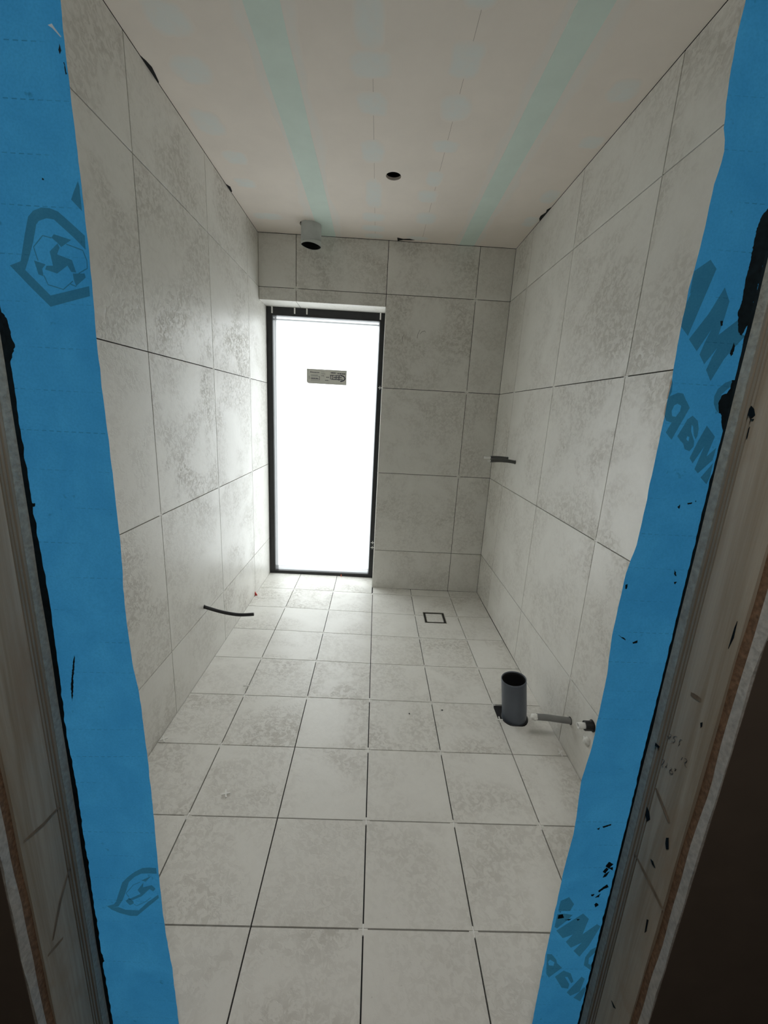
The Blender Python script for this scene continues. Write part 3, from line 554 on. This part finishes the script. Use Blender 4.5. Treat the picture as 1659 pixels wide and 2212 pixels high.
# plastic clips and crosses around the frame
def clip(label, *ext):
    o = box_obj('packing_clip', M_SPACER, None, *ext); tag(o, label, 'clip', 'white clips around the window frame'); return o
def clip2(label, x, z, wd=0.009):
    bm = bmesh.new(); box(bm, x, x + wd, WIN_Y - 0.006, WIN_Y - 0.0004, z, WIN_Z - 0.0006); box(bm, x, x + wd, WIN_Y - 0.013, WIN_Y - 0.006, WIN_Z - 0.006, WIN_Z - 0.0006)
    tag(from_bm('packing_clip', bm, M_SPACER), label, 'clip', 'white clips along the window head')
clip2('white plastic clip at the left end of the window head', 0.037, 1.994)
clip2('second white plastic clip from the left on the window head', 0.198, 1.998)
clip2('third white plastic clip from the left on the window head', 0.285, 1.999)
clip2('white plastic clip at the right end of the window head', 0.811, 1.992)
CR_L = cross_mesh('loose_cross', 0.0145, 0.0042, 0.0048)
for z, lab in ((1.524, 'white tile cross by the right window stile at mid height'), (0.310, 'upper of two white tile crosses low on the right window stile'), (0.268, 'lower of two white tile crosses low on the right window stile')):
    o = link('tile_spacer', CR_L); o.location = (0.836, WIN_Y - 0.0026, z); o.rotation_euler = (math.pi / 2, 0, 0); o.scale = (0.9, 0.9, 1)
    tag(o, lab, 'tile spacer', 'white tile spacers')
def wedge(name, m, label, loc, rz, L=0.016, w_=0.005, h=0.014):
    bm = bmesh.new(); a = [bm.verts.new(p) for p in ((-w_ / 2, 0, 0), (w_ / 2, 0, 0), (w_ / 2, L, 0), (-w_ / 2, L, 0), (-w_ / 2, L, h), (w_ / 2, L, h), (w_ / 2, 0, 0.002), (-w_ / 2, 0, 0.002))]
    for f_ in ((0, 3, 2, 1), (3, 4, 5, 2), (4, 7, 6, 5), (0, 1, 6, 7), (0, 7, 4, 3), (1, 2, 5, 6)): bm.faces.new([a[i] for i in f_])
    o = from_bm(name, bm, m); o.location = loc; o.rotation_euler = (0, 0, rz); return tag(o, label, 'wedge')
wedge('levelling_wedge', M_ORANGE, 'small orange wedge at the foot of the black window frame', (0.589, WIN_Y - 0.0165, zf(0.589, 0.17)), 0)
wedge('levelling_wedge', M_RED, 'small red wedge at the foot of the left wall near the window', (0.0165, -0.245, zf(0.01, -0.245)), math.pi / 2, 0.016, 0.006, 0.030)

# ================================================================= LOOSE FITTINGS
# ventilation duct through the ceiling
vd = empty('ventilation_duct', (VENT[0], VENT[1], 2.30)); tag(vd, 'grey round ventilation duct hanging from the ceiling above the window', 'duct')
n = 48; bm = bmesh.new(); rings = []
for rad, zz in ((0.0615, lambda a: H + 0.10), (0.0615, lambda a: 2.321 - 0.004 * math.cos(a) + 0.0012 * math.sin(3 * a)), (0.0600, lambda a: 2.321 - 0.004 * math.cos(a) + 0.0012 * math.sin(3 * a)), (0.0600, lambda a: H + 0.10)):
    rings.append([bm.verts.new((VENT[0] + rad * math.cos(2 * math.pi * i / n), VENT[1] + rad * math.sin(2 * math.pi * i / n), zz(2 * math.pi * i / n))) for i in range(n)])
for a, b in zip(rings, rings[1:]):
    for i in range(n): bm.faces.new((a[i], a[(i + 1) % n], b[(i + 1) % n], b[i]))
adopt(from_bm('duct_wall', bm, M_DUCT, None, True), vd)
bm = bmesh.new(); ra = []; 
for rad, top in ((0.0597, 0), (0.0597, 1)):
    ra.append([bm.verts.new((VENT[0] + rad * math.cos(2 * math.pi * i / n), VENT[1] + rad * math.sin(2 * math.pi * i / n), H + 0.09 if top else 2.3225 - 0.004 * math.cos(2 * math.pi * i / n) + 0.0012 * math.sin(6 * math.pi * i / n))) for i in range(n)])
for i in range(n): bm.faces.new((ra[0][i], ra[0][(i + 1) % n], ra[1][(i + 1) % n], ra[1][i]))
adopt(from_bm('duct_inner_shade', bm, M_VOID, None, True), vd)  # black sleeve, capped below, puts the shade inside the duct into colour
adopt(from_bm('duct_top_shade', prism(circle(VENT[0], VENT[1], 0.0595), [], lambda u, v: (u, v, H + 0.085), Vector((0, 0, 0.004))), M_VOID), vd)
bm = bmesh.new(); prev = None                                   # strip of peeled tape round the lower rim
for i in range(0, 26):
    a = math.radians(-150 + i * 6); zt = 2.331 + 0.012 * i / 25
    p1 = bm.verts.new((VENT[0] + 0.0622 * math.cos(a), VENT[1] + 0.0622 * math.sin(a), 2.321 - 0.004 * math.cos(a) + 0.0012 * math.sin(3 * a) + 0.001)); p2 = bm.verts.new((VENT[0] + 0.0628 * math.cos(a), VENT[1] + 0.0628 * math.sin(a), zt))
    if prev: bm.faces.new((prev[0], p1, p2, prev[1]))
    prev = (p1, p2)
adopt(from_bm('tape_band', bm, M_DUCT), vd)

# soil pipe standing in the floor
sp = empty('soil_pipe', (PIPE[0], PIPE[1], -0.02)); tag(sp, 'dark grey open soil pipe standing up from the floor by the right wall', 'pipe')
axis = [(PIPE[0] + 0.006, PIPE[1], -0.024), (PIPE[0] - 0.003, PIPE[1], 0.06), (PIPE[0] - 0.013, PIPE[1], 0.13), (PIPE[0] - 0.023, PIPE[1], 0.202)]
adopt(from_bm('pipe_wall', tube(smooth_path(axis, 4), 0.0555, 48, 0.0034), M_PVC, None, True), sp)
adopt(from_bm('pipe_inner_shade', tube([Vector(q) - Vector((0, 0, 0.004)) for q in smooth_path(axis, 4)], 0.0519, 48, 0.0006), M_VOID, None, True), sp)  # black sleeve over the grey inner wall, paints the pipe's inner shade
adopt(from_bm('sealing_collar', tube([(PIPE[0] + 0.006, PIPE[1], -0.0245), (PIPE[0] + 0.005, PIPE[1], -0.004), (PIPE[0] + 0.0045, PIPE[1], 0.001)], lambda u: 0.0625 - 0.005 * u, 48, 0.003), M_BLACK, None, True), sp)

# floor drain
dr = empty('floor_drain', (1.2885, -0.4335, zf(1.2885, -0.4335) - 0.02)); tag(dr, 'square steel floor drain with a tile insert', 'drain')
zd = zf(1.2885, -0.4335) - 0.0002
def ring_sq(name, m, o_, i_, z0, z1):
    cx, cy = 1.2885, -0.4335
    bm = prism([(-o_, -o_), (o_, -o_), (o_, o_), (-o_, o_)], [[(-i_, -i_), (i_, -i_), (i_, i_), (-i_, i_)]], lambda u, v: (cx + u, cy + v, z1 + (zf(cx + u, cy + v) - zd) * 0.7), Vector((0, 0, z0 - z1)))
    return adopt(from_bm(name, bm, m), dr)
ring_sq('outer_rim', M_STEEL, 0.0742, 0.0700, zd - 0.012, zd + 0.0005)
ring_sq('inner_rim', M_STEEL, 0.0610, 0.0575, zd - 0.012, zd + 0.0002)
adopt(box_obj('drain_channel', M_VOID, None, 1.2885 - 0.0742, 1.2885 + 0.0742, -0.4335 - 0.0742, -0.4335 + 0.0742, zd - 0.020, zd - 0.012), dr)
ins = from_bm('tile_insert', prism([(-0.0560, -0.0560), (0.0560, -0.0560), (0.0560, 0.0560), (-0.0560, 0.0560)], [], lambda u, v: (u, v, 0.0006), Vector((0, 0, -0.010))), M_TILE)
ins.location = (1.2885, -0.4335, zd); adopt(ins, dr)

# conduits and cables
def conduit(name, label, cat, path, r, m, base_m=M_BLACK, tips=(), group=None, base_n=Vector((-1, 0, 0)), tube_name='conduit_sleeve', hollow=True):
    t_ = empty(name, path[0]); tag(t_, label, cat, group)
    adopt(from_bm(tube_name, tube(smooth_path(path, 6), r, 20, r * 0.22 if hollow else None, end_cap=True), m, None, True), t_)
    b = Vector(path[0])
    adopt(from_bm('wall_grommet', tube([b - base_n * 0.006, b + base_n * 0.0012], r * 1.22, 24, r * 0.22), base_m), t_)
    for nm, pth, rr, mm in tips:
        adopt(from_bm(nm, tube(smooth_path(pth, 3), rr, 14, rr * 0.3 if mm is M_SPACER and nm == 'inner_pipe' else None, end_cap=True), mm, None, True), t_)
    return t_
conduit('water_conduit', 'nearer of two charcoal conduits on the right wall, white pipe stub inside', 'conduit',
        [(W, -0.507, 1.093), (1.640, -0.507, 1.0985), (1.585, -0.507, 1.099), (1.532, -0.507, 1.095)], 0.0105, M_CONDD,
        tips=[('inner_pipe', [(1.545, -0.507, 1.096), (1.515, -0.507, 1.0935)], 0.006, M_SPACER)])
conduit('water_conduit', 'farther of two charcoal conduits on the right wall, longer white pipe end', 'conduit',
        [(W, -0.358, 1.099), (1.640, -0.358, 1.1025), (1.600, -0.358, 1.1025), (1.572, -0.358, 1.101)], 0.0095, M_CONDD,
        tips=[('inner_pipe', [(1.585, -0.358, 1.1012), (1.531, -0.358, 1.099)], 0.0078, M_SPACER)])
conduit('electric_cable', 'black cable hanging out of the left wall above the floor', 'cable',
        [(0.0, -1.100, 0.348), (0.066, -1.100, 0.329), (0.123, -1.100, 0.317), (0.181, -1.100, 0.312), (0.247, -1.100, 0.318)], 0.0085, M_BLACK, base_n=Vector((1, 0, 0)), tube_name='cable_sheath', hollow=False)
gc = conduit('supply_conduit', 'grey conduit with a white tissue plug low on the right wall', 'conduit',
        [(W, -1.577, 0.149), (1.640, -1.577, 0.154), (1.590, -1.577, 0.1605), (1.543, -1.577, 0.1625)], 0.0130, M_COND)
bm = bmesh.new(); bmesh.ops.create_icosphere(bm, subdivisions=3, radius=0.0135)
for v_ in bm.verts:
    v_.co *= 1 + 0.35 * noise.noise(v_.co * 130); v_.co.x *= 1.1
    v_.co += Vector((1.534, -1.577, 0.1625))
adopt(from_bm('tissue_plug', bm, M_FOAM, None, True), gc)
conduit('toilet_supply', 'black sleeved white pipe stub on the right wall next to the blue membrane', 'pipe',
        [(W, -1.722, 0.252), (1.675, -1.722, 0.252), (1.665, -1.722, 0.252), (1.655, -1.722, 0.252)], 0.0180, M_BLACK,
        tips=[('inner_pipe', [(1.665, -1.722, 0.252), (1.630, -1.722, 0.2515)], 0.0115, M_SPACER)])
bm = bmesh.new(); bmesh.ops.create_icosphere(bm, subdivisions=3, radius=0.018)
for v_ in bm.verts:
    v_.co *= 1 + 0.45 * noise.noise(v_.co * 90); v_.co.x *= 0.55
pg = from_bm('plaster_plug', bm, M_FOAM, None, True); pg.location = (W - 0.004, -1.712, 0.177); tag(pg, 'small white plaster lump on the right wall below the black pipe stub', 'plaster lump')

# loose tile spacers on the floor
for x, y, rz, tilt, lab in ((0.354, -1.826, 0.35, 0.12, 'white tile cross lying loose in the middle of a floor tile'),
                            (0.249, -1.253, 0.1, 0.5, 'white tile cross sticking up from a floor joint at left'),
                            (1.453, -1.418, 0.05, 0.35, 'white tile cross beside the foot of the soil pipe'),
                            (1.655, -1.600, 0.7, 0.8, 'white tile cross standing against the foot of the right wall'),
                            (0.020, -1.594, 0.6, 0.3, 'white tile cross at the foot of the left wall')):
    o = link('tile_spacer', CR_L); o.location = (x, y, zf(x, y) + 0.0026 + 0.0140 * math.sin(tilt)); o.rotation_euler = (tilt, 0.05, rz); tag(o, lab, 'tile spacer', 'white tile spacers')
# crumbs of dirt
rc = random.Random(11)
crumbs = [(1.04, -1.393, 'between the two middle joints'), (1.197, -1.361, 'left of the soil pipe')]
for k_, (x, y, where) in enumerate(crumbs):
    bm = bmesh.new(); bmesh.ops.create_icosphere(bm, subdivisions=1, radius=0.0045)
    for v_ in bm.verts: v_.co *= 1 + 0.5 * noise.noise(v_.co * 300 + Vector((k_, 0, 0)))
    o = from_bm('dirt_crumb', bm, M_CONDD); o.location = (x, y, zf(x, y) + 0.002); o.scale = (1, 0.8, 0.5)
    tag(o, 'dark crumb of dirt on a floor tile ' + where, 'crumb')

# ================================================================= DOORWAY WALL
wall_front = empty('wall_front', (0.0, (YM + YH) / 2, 0.0)); struct(wall_front, 'raw layered doorway wall with its board and timber edges showing')
LAY = [('gypsum_board', YM - 0.018, YM - 0.0005, M_GYPGREEN), ('plywood_sheet', -2.441, -2.418, M_PLY), ('stud', -2.5115, -2.441, M_WOOD), ('chipboard_sheet', -2.526, -2.5115, M_CHIP), ('gypsum_board', YH, -2.526, M_GYPSUM)]
ZT = 2.10
def edge_layer(name, y0, y1, m, side, rough, recess):
    """one sheet of the wall left or right of the opening, its cut edge slightly uneven"""
    bm = bmesh.new(); n = 70; s = -1 if side == 'L' else 1; base = XL if side == 'L' else XR; far = -0.14 if side == 'L' else W + 0.14
    rows = []
    for i in range(n + 1):
        z = -0.03 + (ZT + 0.03) * i / n
        d0 = recess + rough * noise.noise(Vector((z * 9, y0 * 30, 1 if side == 'L' else 8))); d1 = recess + rough * noise.noise(Vector((z * 9, y1 * 30, 3 if side == 'L' else 5)))
        wob = rough * 0.8 * noise.noise(Vector((z * 14, y0 * 50, 2.2))) if name == 'gypsum_board' and y0 == YH else 0
        rows.append([bm.verts.new((far, y1, z)), bm.verts.new((base + s * d1, y1, z)), bm.verts.new((base + s * d0, y0 + wob, z)), bm.verts.new((far, y0 + wob * 0, z))])
    for a, b in zip(rows, rows[1:]):
        for q in range(4): bm.faces.new((a[q], a[(q + 1) % 4], b[(q + 1) % 4], b[q]))
    bm.faces.new(rows[0]); bm.faces.new(rows[-1])
    return adopt(from_bm(name, bm, m), wall_front)
for side in 'LR':
    for name, y0, y1, m in LAY:
        if name == 'plywood_sheet':                       # veneers, every second one eroded, its groove shade put in as darker brown
            for k_, (a, b, rc_) in enumerate(((0.0, 0.14, 0.006), (0.14, 0.32, 0.0), (0.32, 0.46, 0.005), (0.46, 0.62, 0.0005), (0.62, 0.76, 0.005), (0.76, 0.90, 0.0), (0.90, 1.0, 0.008))):
                edge_layer('plywood_veneer', y0 + (y1 - y0) * (1 - b), y0 + (y1 - y0) * (1 - a), M_PLY if rc_ < 0.003 else M_GROOVE, side, 0.0006, rc_)
        else:
            edge_layer(name, y0, y1, m, side, {'gypsum_board': 0.004 if y0 == YH else 0.0012, 'stud': 0.0004, 'chipboard_sheet': 0.003}[name], {'stud': 0.0, 'chipboard_sheet': 0.004}.get(name, 0.0015))
# paper face of the hall-side boards
for x0, x1 in ((-0.14, XL - 0.004), (XR + 0.004, W + 0.14)):
    adopt(box_obj('board_paper', M_HALLPAPER, None, x0, x1, YH - 0.0012, YH - 0.0002, -0.02, ZT), wall_front)
for name, y0, y1, m in LAY:
    adopt(box_obj(name if name != 'stud' else 'lintel_beam', m, None, -0.14, W + 0.14, y0, y1, ZT, H + 0.2), wall_front)
adopt(box_obj('threshold_plate', M_WOOD, None, XL, XR, YH, -2.416, -0.12, -0.02), wall_front)
def on_right(u, v): return (XR - 0.0009, u, v)
def on_left(u, v): return (XL + 0.0009, u, v)
for pts in PENCIL_W: adopt(from_bm('pencil_mark', ribbon(pts, 0.0011, on_right), M_PENCIL), wall_front)
for pts in PAINT_W: adopt(from_bm('paint_splash', prism(pts, [], on_right, Vector((0.0008, 0, 0))), M_PAINT), wall_front)
for pts in KNOT_R: adopt(from_bm('knot_streak', ribbon(pts, 0.0075, lambda u, v: (XR - 0.0006, u, v)), M_STREAK), wall_front)
for pts in KNOT_L: adopt(from_bm('knot_streak', ribbon(pts, 0.0065, lambda u, v: (XL + 0.0006, u, v)), M_STREAK), wall_front)

# tiles on the room face of the doorway wall, behind them the membrane comes out
for xs_ in ((0.010, XL - 0.012), (XR + 0.012, W - 0.010)):
    for c0, c1 in zip(zs, zs[1:]):
        lo = 0.002 if c0 == 0 else c0 + gw; hi = min(c1, H) - 0.003
        o = wall_tile('front', ((xs_[0] + xs_[1]) / 2, YM + 0.0125, (lo + hi) / 2), xs_[1] - xs_[0], hi - lo, None); adopt(o, wall_front)
for xs_ in ((XL - 0.009, 0.823), (0.826, XR + 0.009)):
    o = wall_tile('front', ((xs_[0] + xs_[1]) / 2, YM + 0.0125, 2.27), xs_[1] - xs_[0], 0.32, None); adopt(o, wall_front)

# ---- blue membrane flaps
def interp(tab, z):
    t_ = sorted(tab, key=lambda q: q[1])
    if z <= t_[0][1]: return t_[0][0]
    for a, b in zip(t_, t_[1:]):
        if z <= b[1]:
            k = (z - a[1]) / (b[1] - a[1]); k = k * k * (3 - 2 * k); return a[0] + (b[0] - a[0]) * k
    return t_[-1][0]
def flap_y(x, z):
    d = max(0, x - XL) if x < 0.8 else max(0, XR - x)      # free part of the sheet
    return YM + 0.0006 + d * 0.05 * noise.noise(Vector((x * 2, 0.4, z * 2.2)))
def ragged(pts, step=0.002, amp=0.0011):                 # uneven brushed outline
    out_ = []
    for i, a in enumerate(pts):
        b = pts[(i + 1) % len(pts)]; n_ = max(1, int(math.hypot(b[0] - a[0], b[1] - a[1]) / step))
        for s_ in range(n_):
            x, z = a[0] + (b[0] - a[0]) * s_ / n_, a[1] + (b[1] - a[1]) * s_ / n_
            out_.append((x + amp * noise.noise(Vector((x * 420, z * 420, 0.5))), z + amp * noise.noise(Vector((x * 420, z * 420, 7.5)))))
    return out_
def flap(label, side):
    t_ = empty('waterproofing_membrane', (XL if side == 'L' else XR, YM, 0.0)); tag(t_, label, 'membrane')
    bm = bmesh.new(); nzr, nxr = 170, 14; rows = []
    for i in range(nzr + 1):
        z = 0.006 + (2.085 - 0.006) * i / nzr
        ed = interp(EDGE_L if side == 'L' else EDGE_R, z) + 0.0012 * noise.noise(Vector((z * 40, 0, 2 if side == 'L' else 7)))
        a, b = (XL - 0.035, ed) if side == 'L' else (ed, XR + 0.035)
        rows.append([bm.verts.new((a + (b - a) * q / nxr, flap_y(a + (b - a) * q / nxr, z), z)) for q in range(nxr + 1)])
    for a, b in zip(rows, rows[1:]):
        for q in range(nxr): bm.faces.new((a[q], a[q + 1], b[q + 1], b[q]))
    adopt(from_bm('fleece_sheet', bm, M_BLUE, None, True), t_)
    F1 = lambda u, v: (u, flap_y(u, v) - 0.0010, v); F2 = lambda u, v: (u, flap_y(u, v) - 0.0016, v)
    def cut(bm):                                          # let flat print follow the sheet
        bmesh.ops.subdivide_edges(bm, edges=bm.edges[:], cuts=2, use_grid_fill=True)
        for v_ in bm.verts: pass
        return bm
    for outline, holes in (INK_L if side == 'L' else INK_R):
        adopt(from_bm('printed_mark', prism(outline, holes, F1, None), M_INK), t_)
    for pts in (LINE_L if side == 'L' else []): adopt(from_bm('printed_line', ribbon(pts, 0.0013, F1, False), M_INK), t_)
    for pts in (PAINT_L if side == 'L' else PAINT_R): adopt(from_bm('paint_smear', prism(ragged(pts), [], F2, None), M_PAINT), t_)
    for pts in (PALE_L if side == 'L' else []): adopt(from_bm('pale_scuff', prism(pts, [], F2, None), M_PALE), t_)
    # ragged bead of sealing paint along the board edge
    bm = bmesh.new(); prev = None; s = 1 if side == 'L' else -1; base = XL if side == 'L' else XR; sd = 3.0 if side == 'L' else 9.0
    for i in range(420):
        z = 0.004 + 2.06 * i / 419
        w_ = (0.0045 if side == 'L' else 0.0020) + (0.0035 if side == 'L' else 0.0016) * noise.noise(Vector((z * 7, sd, 0))) + 0.0022 * noise.noise(Vector((z * 60, sd, 1))) + (0.004 * max(0, 1 - abs(z - 1.02) / 0.18) if side == 'L' else 0)
        w_ = max(0.0012, w_)
        a = bm.verts.new((base - s * 0.003, YM - 0.0026, z)); b = bm.verts.new((base + s * w_, flap_y(base + s * w_, z) - 0.0014, z))
        if prev: bm.faces.new((prev[0], a, b, prev[1]))
        prev = (a, b)
    adopt(from_bm('sealing_bead', bm, M_PAINT), t_)
    return t_
flap('blue waterproofing membrane flap on the left side of the doorway, printed emblem', 'L')
flap('blue waterproofing membrane flap on the right side of the doorway, mirrored lettering', 'R')

# ---- the unlit hall the picture is taken from
hx0, hx1, hy0 = -1.3, 3.2, -4.6
struct(box_obj('floor_hall', M_HALL, None, hx0, hx1, hy0, YH, -0.12, -0.02)); struct(box_obj('ceiling_hall', M_HALL, None, hx0, hx1, hy0, YH, 2.5, 2.62))
struct(box_obj('wall_hall_back', M_HALL, None, hx0, hx1, hy0 - 0.1, hy0, -0.12, 2.62))
struct(box_obj('wall_hall_left', M_HALL, None, hx0 - 0.1, hx0, hy0 - 0.1, YH + 0.1, -0.12, 2.62)); struct(box_obj('wall_hall_right', M_HALL, None, hx1, hx1 + 0.1, hy0 - 0.1, YH + 0.1, -0.12, 2.62))
bm = bmesh.new(); box(bm, hx0, -0.14, YH, YH + 0.1, -0.12, 2.62); box(bm, W + 0.14, hx1, YH, YH + 0.1, -0.12, 2.62); box(bm, -0.14, W + 0.14, YH, YM, H + 0.2, 2.62)
struct(from_bm('wall_hall_front', bm, M_HALLPAPER))
